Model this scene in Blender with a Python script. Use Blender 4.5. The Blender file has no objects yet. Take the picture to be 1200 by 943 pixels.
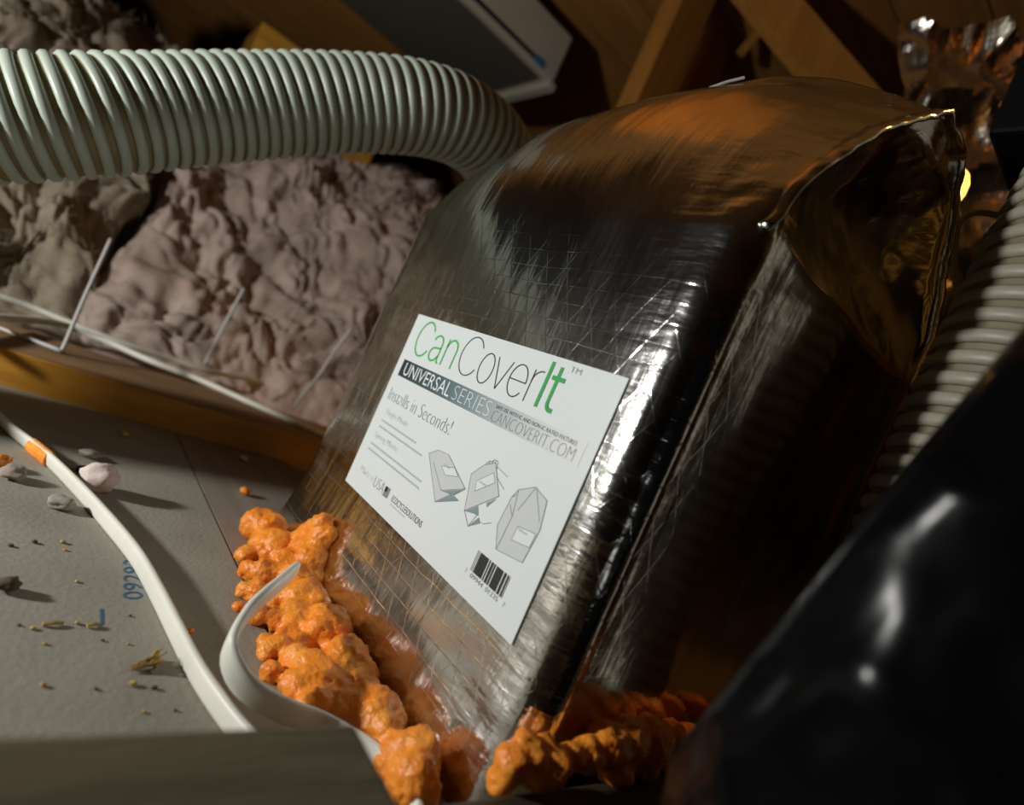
import bpy, bmesh, math, random
from mathutils import Vector, Matrix, noise
noise.seed_set(3)
R = random.Random(7)
S = bpy.context.scene
C = S.collection

# ---------------------------------------------------------------- camera
F = 700.0
CAMZ = 0.20
_e1 = Vector((517, 229, -700)).normalized()          # world X seen in camera axes (x right, y down, z forward)
_e2 = Vector((229, -517, 0)).normalized()            # world Z (up)
_e3 = -_e1.cross(_e2)                                # world Y
def ray(px, py):
    d = Vector(((px - 600) / F, (py - 471.5) / F, 1.0))
    return Vector((d.dot(_e1), d.dot(_e3), d.dot(_e2)))
CAM = Vector((0, 0, CAMZ))
def at(px, py, s): return CAM + ray(px, py) * s       # s = depth along the lens axis
def onx(px, py, x): r = ray(px, py); return CAM + r * (x / r.x)
def ony(px, py, y): r = ray(px, py); return CAM + r * (y / r.y)
def onz(px, py, z): r = ray(px, py); return CAM + r * ((z - CAMZ) / r.z)
cam = bpy.data.cameras.new('camera'); camo = bpy.data.objects.new('camera', cam); C.objects.link(camo)
right = Vector((_e1.x, _e3.x, _e2.x)); up = -Vector((_e1.y, _e3.y, _e2.y)); fwd = Vector((_e1.z, _e3.z, _e2.z))
m = Matrix((right, up, -fwd)).transposed().to_4x4(); m.translation = CAM
camo.matrix_world = m
cam.sensor_width = 36; cam.lens = 36 * F / 1200; cam.clip_start = 0.01
cam.dof.use_dof = True; cam.dof.focus_distance = 0.40; cam.dof.aperture_fstop = 4.0
S.camera = camo
# ---------------------------------------------------------------- world, lights, exposure
w = bpy.data.worlds.new('attic_dark'); S.world = w; w.use_nodes = True
w.node_tree.nodes['Background'].inputs[0].default_value = (0.5, 0.55, 0.6, 1)
w.node_tree.nodes['Background'].inputs[1].default_value = 0.002
def light(name, kind, loc, energy, col, radius=0.02, target=None, cone=60, blend=0.5):
    l = bpy.data.lights.new(name, kind); l.energy = energy; l.color = col; l.shadow_soft_size = radius
    o = bpy.data.objects.new(name, l); C.objects.link(o); o.location = loc
    if kind == 'SPOT':
        l.spot_size = math.radians(cone); l.spot_blend = blend
        o.rotation_euler = (Vector(target) - Vector(loc)).to_track_quat('-Z', 'Y').to_euler()
    return o
light('hand_torch', 'SPOT', (-0.56, -0.62, 0.265), 26, (1.0, 0.98, 0.94), 0.028, (-0.85, 0.40, 0.24), 140, 0.4)
light('roof_fill_spot', 'SPOT', (-0.90, 0.34, 0.84), 5.5, (1.0, 0.46, 0.055), 0.03, (-0.92, 0.36, 1.4), 76, 0.5)  # added unseen spot, warms the roof deck for the foil to mirror
light('edge_glint_spot', 'SPOT', (-0.06, 0.80, 1.05), 7.5, (1.0, 0.50, 0.09), 0.02, (-0.30, 0.50, 0.42), 70, 0.6)  # added unseen amber spot, aimed to make the cover's roof edge glint
vs = S.view_settings
vs.view_transform = 'Standard'; vs.look = 'None'; vs.exposure = 0.0; vs.gamma = 1.0; vs.use_curve_mapping = False

# ---------------------------------------------------------------- helpers
def tag(o, label=None, cat=None, group=None, kind=None):
    if label: o['label'] = label
    if cat: o['category'] = cat
    if group: o['group'] = group
    if kind: o['kind'] = kind
    return o
def obj(name, me, mat=None, parent=None):
    if isinstance(me, bmesh.types.BMesh):
        bm = me; me = bpy.data.meshes.new(name); bm.to_mesh(me); bm.free()
    o = bpy.data.objects.new(name, me); C.objects.link(o)
    if mat and not me.materials: me.materials.append(mat)
    if parent: o.parent = parent
    return o
def empty(name, loc=(0, 0, 0)):
    o = bpy.data.objects.new(name, None); C.objects.link(o); o.location = loc; o.empty_display_size = 0.02
    return o
def smooth(o):
    for p in o.data.polygons: p.use_smooth = True
    return o
def fbm(p, oct=4, lac=2.0, gain=0.5):
    a, v = 1.0, 0.0
    for _ in range(oct):
        v += a * noise.noise(p); p = p * lac; a *= gain
    return v
def box_bm(x0, x1, y0, y1, z0, z1, bev=0.002, cuts=0, rough=0.0, seed=0):
    bm = bmesh.new()
    bmesh.ops.create_cube(bm, size=1)
    bmesh.ops.scale(bm, vec=(x1 - x0, y1 - y0, z1 - z0), verts=bm.verts)
    bmesh.ops.translate(bm, vec=((x0 + x1) / 2, (y0 + y1) / 2, (z0 + z1) / 2), verts=bm.verts)
    if bev: bmesh.ops.bevel(bm, geom=list(bm.edges), offset=bev, segments=2, affect='EDGES', profile=0.6)
    if cuts:
        long = [e for e in bm.edges if e.calc_length() > 0.1]
        bmesh.ops.subdivide_edges(bm, edges=long, cuts=cuts, use_grid_fill=True)
    if rough:
        for v in bm.verts:
            v.co += noise.noise_vector(v.co * 9 + Vector((seed, 0, 0))) * rough
    return bm
def catmull(pts, n=10):
    P = [Vector(p) for p in pts]; P = [P[0] * 2 - P[1]] + P + [P[-1] * 2 - P[-2]]
    out = []
    for i in range(1, len(P) - 2):
        a, b, c, d = P[i - 1:i + 3]
        for k in range(n):
            t = k / n
            out.append(0.5 * ((2 * b) + (c - a) * t + (2 * a - 5 * b + 4 * c - d) * t * t + (3 * b - a - 3 * c + d) * t ** 3))
    out.append(P[-2]); return out
def resample(pts, step):
    L = [0.0]
    for a, b in zip(pts, pts[1:]): L.append(L[-1] + (b - a).length)
    n = max(2, int(L[-1] / step)); out = []; j = 0
    for i in range(n + 1):
        d = L[-1] * i / n
        while j < len(L) - 2 and L[j + 1] < d: j += 1
        t = (d - L[j]) / max(1e-9, L[j + 1] - L[j]); out.append(pts[j].lerp(pts[j + 1], min(1, max(0, t))))
    return out, L[-1]
def frames(pts, upv=Vector((0, 0, 1))):
    fr = []; u = None
    for i, p in enumerate(pts):
        t = (pts[min(i + 1, len(pts) - 1)] - pts[max(i - 1, 0)]).normalized()
        if u is None: u = (upv - t * upv.dot(t)).normalized()
        else: u = (u - t * u.dot(t)).normalized()
        fr.append((t, u, t.cross(u)))
    return fr
def tube(pts, section, upv=Vector((0, 0, 1)), follow_up=False, cap=True, twist=None):
    """section: list of (a, b) offsets along (u, v)"""
    bm = bmesh.new(); rings = []
    fr = frames(pts, upv)
    for p, (t, u, v) in zip(pts, fr):
        if follow_up: u = (upv - t * upv.dot(t)).normalized(); v = t.cross(u)
        if twist:
            f_ = min(1, 1.8 * len(rings) / len(pts)); an = math.radians(twist[0] + (twist[1] - twist[0]) * f_)
            u, v = u * math.cos(an) + v * math.sin(an), v * math.cos(an) - u * math.sin(an)
        rings.append([bm.verts.new(p + u * a + v * b) for a, b in section])
    k = len(section)
    for r0, r1 in zip(rings, rings[1:]):
        for i in range(k): bm.faces.new((r0[i], r0[(i + 1) % k], r1[(i + 1) % k], r1[i]))
    if cap: bm.faces.new(rings[0][::-1]); bm.faces.new(rings[-1])
    bmesh.ops.recalc_face_normals(bm, faces=bm.faces)
    return bm
def circle(r, n=16, rb=None): return [(r * math.cos(2 * math.pi * i / n), (rb or r) * math.sin(2 * math.pi * i / n)) for i in range(n)]
def prism(front, off):
    """solid between polygon `front` (list of Vector) and the same polygon moved by `off`"""
    bm = bmesh.new(); a = [bm.verts.new(p) for p in front]; b = [bm.verts.new(p + off) for p in front]; n = len(a)
    bm.faces.new(a); bm.faces.new(b[::-1])
    for i in range(n): bm.faces.new((a[i], b[i], b[(i + 1) % n], a[(i + 1) % n]))
    bmesh.ops.recalc_face_normals(bm, faces=bm.faces)
    return bm

# ---------------------------------------------------------------- materials
def material(name, col, rough=0.6, metal=0.0, col2=None, scale=8.0, stretch=(1, 1, 1), bump=0.0, bscale=40.0, spec=0.5, sss=0.0, contrast=(0.35, 0.65), detail=6):
    mt = bpy.data.materials.new(name); mt.use_nodes = True
    nt = mt.node_tree; b = nt.nodes['Principled BSDF']
    b.inputs['Base Color'].default_value = (*col, 1); b.inputs['Roughness'].default_value = rough; b.inputs['Metallic'].default_value = metal
    b.inputs['Specular IOR Level'].default_value = spec
    if sss: b.inputs['Subsurface Weight'].default_value = sss; b.inputs['Subsurface Radius'].default_value = (0.006, 0.003, 0.001); b.inputs['Subsurface Scale'].default_value = 1.0
    tc = nt.nodes.new('ShaderNodeTexCoord'); mp = nt.nodes.new('ShaderNodeMapping'); mp.inputs['Scale'].default_value = stretch
    nt.links.new(tc.outputs['Object'], mp.inputs['Vector'])
    if col2:
        n = nt.nodes.new('ShaderNodeTexNoise'); n.inputs['Scale'].default_value = scale; n.inputs['Detail'].default_value = detail
        cr = nt.nodes.new('ShaderNodeValToRGB'); cr.color_ramp.elements[0].position = contrast[0]; cr.color_ramp.elements[1].position = contrast[1]
        cr.color_ramp.elements[0].color = (*col, 1); cr.color_ramp.elements[1].color = (*col2, 1)
        nt.links.new(mp.outputs[0], n.inputs['Vector']); nt.links.new(n.outputs['Fac'], cr.inputs[0]); nt.links.new(cr.outputs[0], b.inputs['Base Color'])
    if bump:
        n2 = nt.nodes.new('ShaderNodeTexNoise'); n2.inputs['Scale'].default_value = bscale; n2.inputs['Detail'].default_value = 5
        bp = nt.nodes.new('ShaderNodeBump'); bp.inputs['Strength'].default_value = bump; bp.inputs['Distance'].default_value = 0.002
        nt.links.new(mp.outputs[0], n2.inputs['Vector']); nt.links.new(n2.outputs['Fac'], bp.inputs['Height']); nt.links.new(bp.outputs[0], b.inputs['Normal'])
    return mt
M = {}
M['drywall'] = material('grey_drywall_paper', (0.29, 0.275, 0.225), 0.85, col2=(0.35, 0.33, 0.275), scale=14, bump=0.25, bscale=260)
M['drywall_shade_brown'] = material('shade_browned_drywall_paper', (0.26, 0.215, 0.175), 0.85, col2=(0.33, 0.275, 0.225), scale=10, stretch=(0.4, 4, 1), bump=0.2, bscale=200)  # far sheet's warm brown shade put into its colour; one crumb shares it
M['pine'] = material('amber_pine', (0.48, 0.21, 0.015), 0.6, col2=(0.60, 0.29, 0.03), scale=10, stretch=(8, 0.7, 8), bump=0.2, bscale=60)
M['dusty_pine'] = material('dusty_pine', (0.22, 0.13, 0.055), 0.85, col2=(0.33, 0.19, 0.08), scale=22, stretch=(1, 0.5, 1), bump=0.5, bscale=120)
M['old_wood'] = material('weathered_board', (0.105, 0.088, 0.045), 0.8, col2=(0.16, 0.135, 0.072), scale=12, stretch=(10, 0.8, 10), bump=0.4, bscale=80)
M['dark_wood'] = material('dark_board', (0.05, 0.034, 0.016), 0.8, col2=(0.085, 0.055, 0.026), scale=10, stretch=(10, 0.8, 10), bump=0.4, bscale=80)
M['deck'] = material('roof_deck_wood', (0.22, 0.095, 0.015), 0.8, col2=(0.31, 0.14, 0.025), scale=5, stretch=(10, 0.6, 10), bump=0.3, bscale=60)
M['truss'] = material('truss_wood', (0.28, 0.115, 0.014), 0.7, col2=(0.36, 0.16, 0.024), scale=6, stretch=(6, 6, 0.6), bump=0.3, bscale=60)
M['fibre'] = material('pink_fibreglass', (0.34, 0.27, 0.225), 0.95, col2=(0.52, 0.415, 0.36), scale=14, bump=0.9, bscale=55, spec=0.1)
M['fibre_shaded'] = material('shaded_brown_fibreglass', (0.20, 0.165, 0.12), 0.95, col2=(0.31, 0.26, 0.195), scale=12, bump=0.9, bscale=55, spec=0.1)  # grey-brown batt, its colour darkened further to stand for shade
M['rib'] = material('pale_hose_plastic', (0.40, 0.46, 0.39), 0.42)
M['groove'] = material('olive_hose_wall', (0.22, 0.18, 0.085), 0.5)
M['rib_cream'] = material('cream_hose_plastic', (0.36, 0.34, 0.27), 0.45)
M['groove_cream'] = material('cream_hose_wall', (0.22, 0.19, 0.12), 0.5)
M['cable'] = material('white_cable_jacket', (0.74, 0.75, 0.66), 0.42, col2=(0.80, 0.80, 0.72), scale=30)
M['cable_far'] = material('dusty_white_cable_jacket', (0.62, 0.62, 0.53), 0.5, col2=(0.72, 0.72, 0.63), scale=30)
M['foam'] = material('orange_foam', (0.92, 0.26, 0.018), 0.33, col2=(0.98, 0.36, 0.045), scale=60, bump=0.7, bscale=300, sss=0.2)
M['black'] = material('black_plastic', (0.004, 0.004, 0.005), 0.6, spec=0.1)
M['bag'] = material('black_bag_film', (0.002, 0.0024, 0.003), 0.2, spec=0.09)
M['pipe'] = material('black_pipe_plastic', (0.004, 0.005, 0.007), 0.5, spec=0.2)
M['paint'] = material('white_painted_metal', (0.36, 0.35, 0.28), 0.5, col2=(0.42, 0.40, 0.33), scale=6)
M['blue'] = material('blue_mark', (0.005, 0.16, 0.36), 0.5)
M['ink_blue'] = material('blue_ink', (0.03, 0.14, 0.27), 0.8)
M['wire'] = material('dull_wire', (0.45, 0.44, 0.42), 0.5)
M['wirebright'] = material('pale_thread', (0.85, 0.84, 0.78), 0.3)
M['straw'] = material('straw', (0.40, 0.26, 0.07), 0.8, col2=(0.55, 0.38, 0.13), scale=60)
M['dirt'] = material('brown_crumb', (0.10, 0.07, 0.04), 0.9)
M['fluff'] = material('pale_pink_fluff', (0.68, 0.58, 0.54), 0.95, spec=0.1, bump=0.8, bscale=120)
M['paper'] = material('label_paper', (0.76, 0.825, 0.835), 0.38)
M['green_light'] = material('light_green_ink', (0.06, 0.52, 0.11), 0.5)
M['green'] = material('green_ink', (0.012, 0.38, 0.075), 0.5)
M['ink'] = material('black_ink', (0.02, 0.022, 0.025), 0.5)
M['ink_grey'] = material('grey_ink', (0.22, 0.26, 0.28), 0.5)
M['ink_pale'] = material('pale_grey_ink', (0.50, 0.54, 0.55), 0.5)
M['ink_white'] = material('white_ink', (0.80, 0.85, 0.86), 0.5)
M['ink_fill'] = material('drawing_grey_ink', (0.60, 0.645, 0.66), 0.5)
M['ink_teal'] = material('slate_ink', (0.22, 0.30, 0.33), 0.5)

def foil_material(name, base, rough, streak=0.35, scrim=True, wrinkle=0.35):
    mt = bpy.data.materials.new(name); mt.use_nodes = True; nt = mt.node_tree; N = nt.nodes; L = nt.links
    b = N['Principled BSDF']; b.inputs['Metallic'].default_value = 1.0; b.inputs['Base Color'].default_value = (*base, 1)
    uv = N.new('ShaderNodeUVMap'); sep = N.new('ShaderNodeSeparateXYZ'); L.new(uv.outputs[0], sep.inputs[0])
    def mth(op, a, bb=None, c=None):
        n = N.new('ShaderNodeMath'); n.operation = op
        for i, x in enumerate((a, bb, c)):
            if x is None: continue
            if isinstance(x, (int, float)): n.inputs[i].default_value = x
            else: L.new(x, n.inputs[i])
        return n.outputs[0]
    def tex(scale, sc, detail=4, rot=0.0):
        mp = N.new('ShaderNodeMapping'); mp.inputs['Scale'].default_value = sc; mp.inputs['Rotation'].default_value = (0, 0, rot)
        L.new(uv.outputs[0], mp.inputs['Vector'])
        n = N.new('ShaderNodeTexNoise'); n.inputs['Scale'].default_value = scale; n.inputs['Detail'].default_value = detail
        L.new(mp.outputs[0], n.inputs['Vector']); return n.outputs['Fac']
    n1 = tex(16, (1, 1, 1), 3)                       # soft dents
    n2 = tex(26, (3.2, 0.28, 1), 3, 0.30)              # long streaks running up the sheet
    n3 = tex(120, (1, 1, 1), 2)
    h = mth('MULTIPLY', n1, 0.9 * wrinkle)
    sd = N.new('ShaderNodeMapRange'); L.new(sep.outputs[0], sd.inputs[0]); sd.inputs['From Min'].default_value = XR - XL - 0.02; sd.inputs['From Max'].default_value = XR - XL + 0.02
    sd.inputs['To Min'].default_value = streak; sd.inputs['To Max'].default_value = streak * 0.35
    h = mth('ADD', h, mth('MULTIPLY', n2, sd.outputs[0]))
    h = mth('ADD', h, mth('MULTIPLY', n3, 0.05))
    if scrim:
        def band(x, a0, a1):
            n = N.new('ShaderNodeMapRange'); n.interpolation_type = 'SMOOTHSTEP'; L.new(x, n.inputs[0]); n.inputs['From Min'].default_value = a0; n.inputs['From Max'].default_value = a1; return n.outputs[0]
        em_ = mth('MULTIPLY', band(sep.outputs[0], 0.255, 0.325), band(sep.outputs[0], 0.385, 0.355))
        h = mth('ADD', h, mth('MULTIPLY', mth('MULTIPLY', tex(26, (0.55, 1.9, 1), 4), em_), 0.85))
        u, v = sep.outputs[0], sep.outputs[1]
        warp = mth('MULTIPLY', mth('SUBTRACT', n1, 0.5), 0.006)
        def lines(expr, sp, wd):
            f = mth('FRACT', mth('DIVIDE', expr, sp))
            d = mth('ABSOLUTE', mth('SUBTRACT', f, 0.5))          # 0 in the middle of the thread
            return mth('SUBTRACT', 1.0, mth('SMOOTH_MIN', mth('DIVIDE', d, wd), 1.0, 0.2))
        a = lines(mth('ADD', v, warp), 0.0115, 0.032)
        c = lines(mth('ADD', mth('ADD', u, mth('MULTIPLY', v, 0.62)), warp), 0.021, 0.020)
        d = lines(mth('ADD', mth('SUBTRACT', u, mth('MULTIPLY', v, 0.52)), warp), 0.021, 0.020)
        s = mth('MAXIMUM', mth('MAXIMUM', a, c), d)
        def fade(x, a0, a1):
            n = N.new('ShaderNodeMapRange'); n.interpolation_type = 'SMOOTHSTEP'; L.new(x, n.inputs[0])
            n.inputs['From Min'].default_value = a0; n.inputs['From Max'].default_value = a1; n.inputs['To Min'].default_value = 1; n.inputs['To Max'].default_value = 0
            return n.outputs[0]
        fm = mth('MULTIPLY', mth('MULTIPLY', fade(u, XR - XL - 0.02, XR - XL + 0.03), fade(v, ZS - 0.05, ZS + 0.02)), mth('MULTIPLY', tex(9, (1, 1, 1), 2), mth('MULTIPLY', tex(70, (1, 1, 1), 2), 2.0)))
        h = mth('ADD', h, mth('MULTIPLY', s, mth('MULTIPLY_ADD', fm, 0.034, 0.005)))
    bp = N.new('ShaderNodeBump'); bp.inputs['Strength'].default_value = 0.55; bp.inputs['Distance'].default_value = 0.0035
    L.new(h, bp.inputs['Height']); L.new(bp.outputs[0], b.inputs['Normal'])
    mr = N.new('ShaderNodeMapRange'); mr.inputs['To Min'].default_value = rough * 0.7; mr.inputs['To Max'].default_value = rough * 1.35
    L.new(n1, mr.inputs[0]); L.new(mr.outputs[0], b.inputs['Roughness'])
    return mt
XL, XR, YF, YB, ZS = -0.556, -0.180, 0.2385, 0.503, 0.330
M['foil'] = foil_material('silver_foil', (0.80, 0.79, 0.76), 0.14)
M['foil_gold'] = foil_material('crumpled_foil', (0.62, 0.58, 0.50), 0.22, streak=1.2, scrim=False, wrinkle=1.6)

# ---------------------------------------------------------------- setting
SEAM = 0.178
fl = obj('floor', box_bm(-3.0, 1.2, -2.2, 3.2, -0.05, -0.0135, 0), M['dark_wood']); tag(fl, kind='structure')
p1 = obj('drywall_sheet', box_bm(-3.0, 1.2, -2.2, SEAM - 0.0008, -0.0132, 0.0, 0.0006), M['drywall'], fl)
p2 = obj('drywall_sheet', box_bm(-3.0, 1.2, SEAM + 0.0008, 3.2, -0.0132, -0.0004, 0.0006), M['drywall_shade_brown'], fl)
def slope(x): return 1.35 + 0.22 * (x + 0.6) if x < -0.6 else 1.35 - 0.32 * (x + 0.6)
ceil = empty('ceiling', (0, 0, 1.2)); tag(ceil, kind='structure')
pw = 0.15
deck_me = None
for i in range(28):
    x0 = -3.0 + i * pw; x1 = x0 + pw - 0.004
    bm = prism([Vector((x0, -2.2, slope(x0) - 1.2)), Vector((x1, -2.2, slope(x1) - 1.2)), Vector((x1, -2.2, slope(x1) - 1.18)), Vector((x0, -2.2, slope(x0) - 1.18))], Vector((0, 5.4, 0)))
    obj('roof_plank', bm, M['deck'], ceil)
wb = empty('wall_back', (0, 3.2, 0)); tag(wb, kind='structure')
for i in range(11):
    z0 = -0.04 + i * 0.15
    obj('wall_plank', box_bm(-3.0, 1.2, 0, 0.02, z0, z0 + 0.147, 0.002), M['deck'], wb)
wl = obj('wall_left', box_bm(-3.06, -3.0, -2.2, 3.2, -0.05, 1.3, 0), M['dark_wood']); tag(wl, kind='structure')
wr = obj('wall_right', box_bm(1.2, 1.26, -2.2, 3.2, -0.05, 1.3, 0), M['dark_wood']); tag(wr, kind='structure')
wf = obj('wall_front', box_bm(-3.0, 1.2, -2.26, -2.2, -0.05, 1.5, 0), M['dark_wood']); tag(wf, kind='structure')

# flat boards on the drywall
def board(name, label, x0, x1, y0, y1, z0, z1, side, top, seed):
    bm = box_bm(x0, x1, y0, y1, z0, z1, 0.0022, 24, 0.0012, seed)
    o = obj(name, bm, side); o.data.materials.append(top)
    for p in o.data.polygons:
        if p.normal.z > 0.6: p.material_index = 1
    return tag(o, label, 'board')
board('ceiling_board', 'amber pine board with a dusty top lying flat beside the insulation', -0.944, -0.798, -2.0, 2.6, -0.0006, 0.0390, M['pine'], M['dusty_pine'], 3)
board('ceiling_board', 'dark board lying flat under the black bag, beside the foil cover', -0.164, -0.022, -2.0, 2.6, -0.0006, 0.0395, M['dark_wood'], M['dark_wood'], 9)
board('board_offcut', 'greyish weathered board end stacked on the dark board', -0.1625, -0.05, -0.75, 0.126, 0.0392, 0.0775, M['old_wood'], M['old_wood'], 14)

# ---------------------------------------------------------------- foil cover
XL, XR, YF, YB, ZS = -0.556, -0.180, 0.2385, 0.503, 0.330
YM = 0.385; ZR = 0.474
SEAMV, SEAM_PATH = [], []
def cover_mesh():
    nx, ny, nc = 96, 40, 8
    levels = []
    for i in range(56): levels.append(('w', i / 55))
    for i in range(1, 45): levels.append(('r', i / 44))
    bm = bmesh.new(); rings = []; uvs = {}
    xm = (XL + XR) / 2; hx = (XR - XL) / 2
    varc = 0; pz = None
    for kind, t in levels:
        if kind == 'w':
            z = ZS * t; y0, y1 = YF, YB; rr, rl = 0.021, 0.03; k = 0.0
            flare = 0.012 * (1 - t) ** 3
        else:
            th = t * math.pi / 2; flare = 0
            ell_y, ell_z = 1 - math.cos(th), math.sin(th)
            wgt = 0.35
            y0 = YF + (YM - 0.012 - YF) * (wgt * ell_y + (1 - wgt) * t); y1 = YB - (YB - YM - 0.012) * (wgt * ell_y + (1 - wgt) * t)
            z = ZS + (ZR - ZS) * (wgt * ell_z + (1 - wgt) * t)
            if t > 0.9999: y0 = y1 = YM
            q = min(1, t * 5)
            rr = 0.021 * (1 - q) + 0.004 * q; rl = 0.03 * (1 - 0.5 * t); k = t
        gap = (y1 - y0) / 2
        rr = min(rr, gap * 0.98); rl = min(rl, gap * 0.98)
        ring = []; u = 0; x0, x1 = XL - flare, XR + flare * 0.3
        def arc(cx, cy, r, a0, a1): return [(cx + r * math.cos(a0 + (a1 - a0) * j / nc), cy + r * math.sin(a0 + (a1 - a0) * j / nc)) for j in range(1, nc)]
        pts = []
        for j in range(nx + 1): pts.append((x0 + rl + (x1 - rr - x0 - rl) * j / nx, y0, 'f'))
        pts += [(a, b, 'f') for a, b in arc(x1 - rr, y0 + rr, rr, -math.pi / 2, 0)]
        for j in range(ny + 1): pts.append((x1, y0 + rr + (y1 - y0 - 2 * rr) * j / ny, 's'))
        pts += [(a, b, 'b') for a, b in arc(x1 - rr, y1 - rr, rr, 0, math.pi / 2)]
        for j in range(nx + 1): pts.append((x1 - rr - (x1 - rr - x0 - rl) * j / nx, y1, 'b'))
        pts += [(a, b, 'l') for a, b in arc(x0 + rl, y1 - rl, rl, math.pi / 2, math.pi)]
        for j in range(ny + 1): pts.append((x0, y1 - rl - (y1 - y0 - 2 * rl) * j / ny, 'l'))
        pts += [(a, b, 'l') for a, b in arc(x0 + rl, y0 + rl, rl, math.pi, 1.5 * math.pi)]
        if pz is not None: varc += math.hypot(z - pz[0], y0 - pz[1])
        pz = (z, y0); prev = None
        for x, y, side in pts:
            if prev: u += math.hypot(x - prev[0], y - prev[1])
            prev = (x, y)
            fx = (x - xm) / hx
            zz, yy, xx = z, y, x
            bul = max(0, 1 - abs(fx) ** 2.4)
            if kind == 'r':
                zz += 0.056 * bul * (k ** 1.2) - 0.012 * max(0, -fx) ** 3 * k
                if side == 'f': yy -= 0.020 * bul * math.sin(math.pi * min(1, k * 1.15)) 
                if side == 'b': yy += 0.015 * bul * math.sin(math.pi * k)
            if side == 'f':
                if kind == 'w': yy -= 0.012 * (max(0, 0.085 - z) / 0.085) ** 1.2
                if x > XR - 0.045: yy += 0.004 * (min(x, XR - 0.015) - (XR - 0.045)) ** 2 / 0.045 ** 2 * (1 - k)
            if side == 's':                                     # right end: caved in gable, hollow side
                fy = (y - y0) / max(1e-6, y1 - y0)
                ed = max(0, math.sin(math.pi * fy)) ** 0.8
                if kind == 'r': xx -= 0.030 * ed * math.sin(math.pi * min(1, k * 1.3)) ** 1.0 if k < 0.77 else 0
                else: xx += -0.007 * ed * math.sin(math.pi * t) 
            if side == 'l' and kind == 'r': xx += 0.02 * k
            v = bm.verts.new((xx, yy, zz)); uvs[v] = (u, varc); ring.append(v)
        rings.append(ring)
        if kind == 'r' and t < 0.97 or (kind == 'w' and t > 0.985): SEAMV.append((ring[nx + nc // 2 + 1], ring[nx + 1 + nc - 1 + ny + nc // 2 + 1]))
    n = len(rings[0]); uvl = bm.loops.layers.uv.new('UVMap')
    for r0, r1 in zip(rings, rings[1:]):
        for i in range(n):
            f = bm.faces.new((r0[i], r0[(i + 1) % n], r1[(i + 1) % n], r1[i]))
            for lp in f.loops:
                a = uvs[lp.vert]
                if i == n - 1 and lp.vert in (r0[0], r1[0]): a = (uvs[r0[i]][0] + 0.003, a[1])
                lp[uvl].uv = a
    # crumple, kept off the label
    bm.normal_update()
    for v in bm.verts:
        p = v.co; nn = v.normal.copy()
        a = 0.0024
        if abs(p.y - YF) < 0.004 and p.z < ZS + 0.01: 
            dx = max(0, -0.470 - p.x, p.x + 0.198); dz = max(0, 0.07 - p.z, p.z - 0.25)
            a = 0.0030 * min(1, (math.hypot(dx, dz)) / 0.06)
        d = noise.noise(Vector((p.x * 14, p.y * 14, p.z * 7))) * a + noise.noise(Vector((p.x * 45 + p.z * 10, p.y * 45, p.z * 14))) * a * 0.25
        if p.x > XR - 0.034 and p.z > ZS: d += fbm(p * 40, 3) * 0.0010
        v.co += nn * d
    SEAM_PATH.extend([a_.co.copy() for a_, _ in SEAMV] + [b_.co.copy() for _, b_ in SEAMV[::-1]])
    bmesh.ops.remove_doubles(bm, verts=bm.verts, dist=0.00005)
    bmesh.ops.recalc_face_normals(bm, faces=bm.faces)
    return bm
cover = empty('fixture_cover', ((XL + XR) / 2, (YF + YB) / 2, 0))
tag(cover, 'tall foil-faced recessed light cover with a white printed label, sealed with orange foam', 'light cover')
def kid(name, bm, mat, parent=cover):
    off = parent.matrix_world.translation if parent is not cover else cover.location
    o = obj(name, bm, mat); o.parent = parent; o.matrix_parent_inverse = Matrix.Translation(-Vector(cover.location)); return o
body = smooth(kid('foil_shell', cover_mesh(), M['foil']))
# folded seam along the right roof edge and the ridge
def edge_strip(pts, r0, name):
    path, _ = resample(catmull(pts, 8), 0.004)
    path = [p + noise.noise_vector(p * 90) * 0.0016 for p in path]
    sec = [(r0 * 0.9, -r0 * 0.25), (r0 * 0.9, r0 * 0.25), (-r0 * 0.9, r0 * 0.35), (-r0 * 0.9, -r0 * 0.35)]
    bm = tube(path, sec, Vector((1, 0, 0)))
    uvl = bm.loops.layers.uv.new('UVMap')
    for f in bm.faces:
        for lp in f.loops: lp[uvl].uv = (lp.vert.co.x + lp.vert.co.y, lp.vert.co.z)
    return smooth(kid(name, bm, M['foil']))
edge_strip([p + Vector((0.0010, 0, 0.0008)) for p in SEAM_PATH[::2]], 0.0056, 'folded_seam')
edge_strip([(-0.4475, YF - 0.0005, 0.068), (-0.4490, YF - 0.0012, 0.052), (-0.4500, YF - 0.0012, 0.036), (-0.452, YF - 0.0012, 0.016)], 0.0016, 'side_crease')
a, b_ = at(832, 103, 0.485), at(872, 91, 0.487)
kid('staple', tube([a, a.lerp(b_, 0.5) + Vector((0, 0, 0.001)), b_], circle(0.0011, 8)), M['wirebright'])

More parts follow.
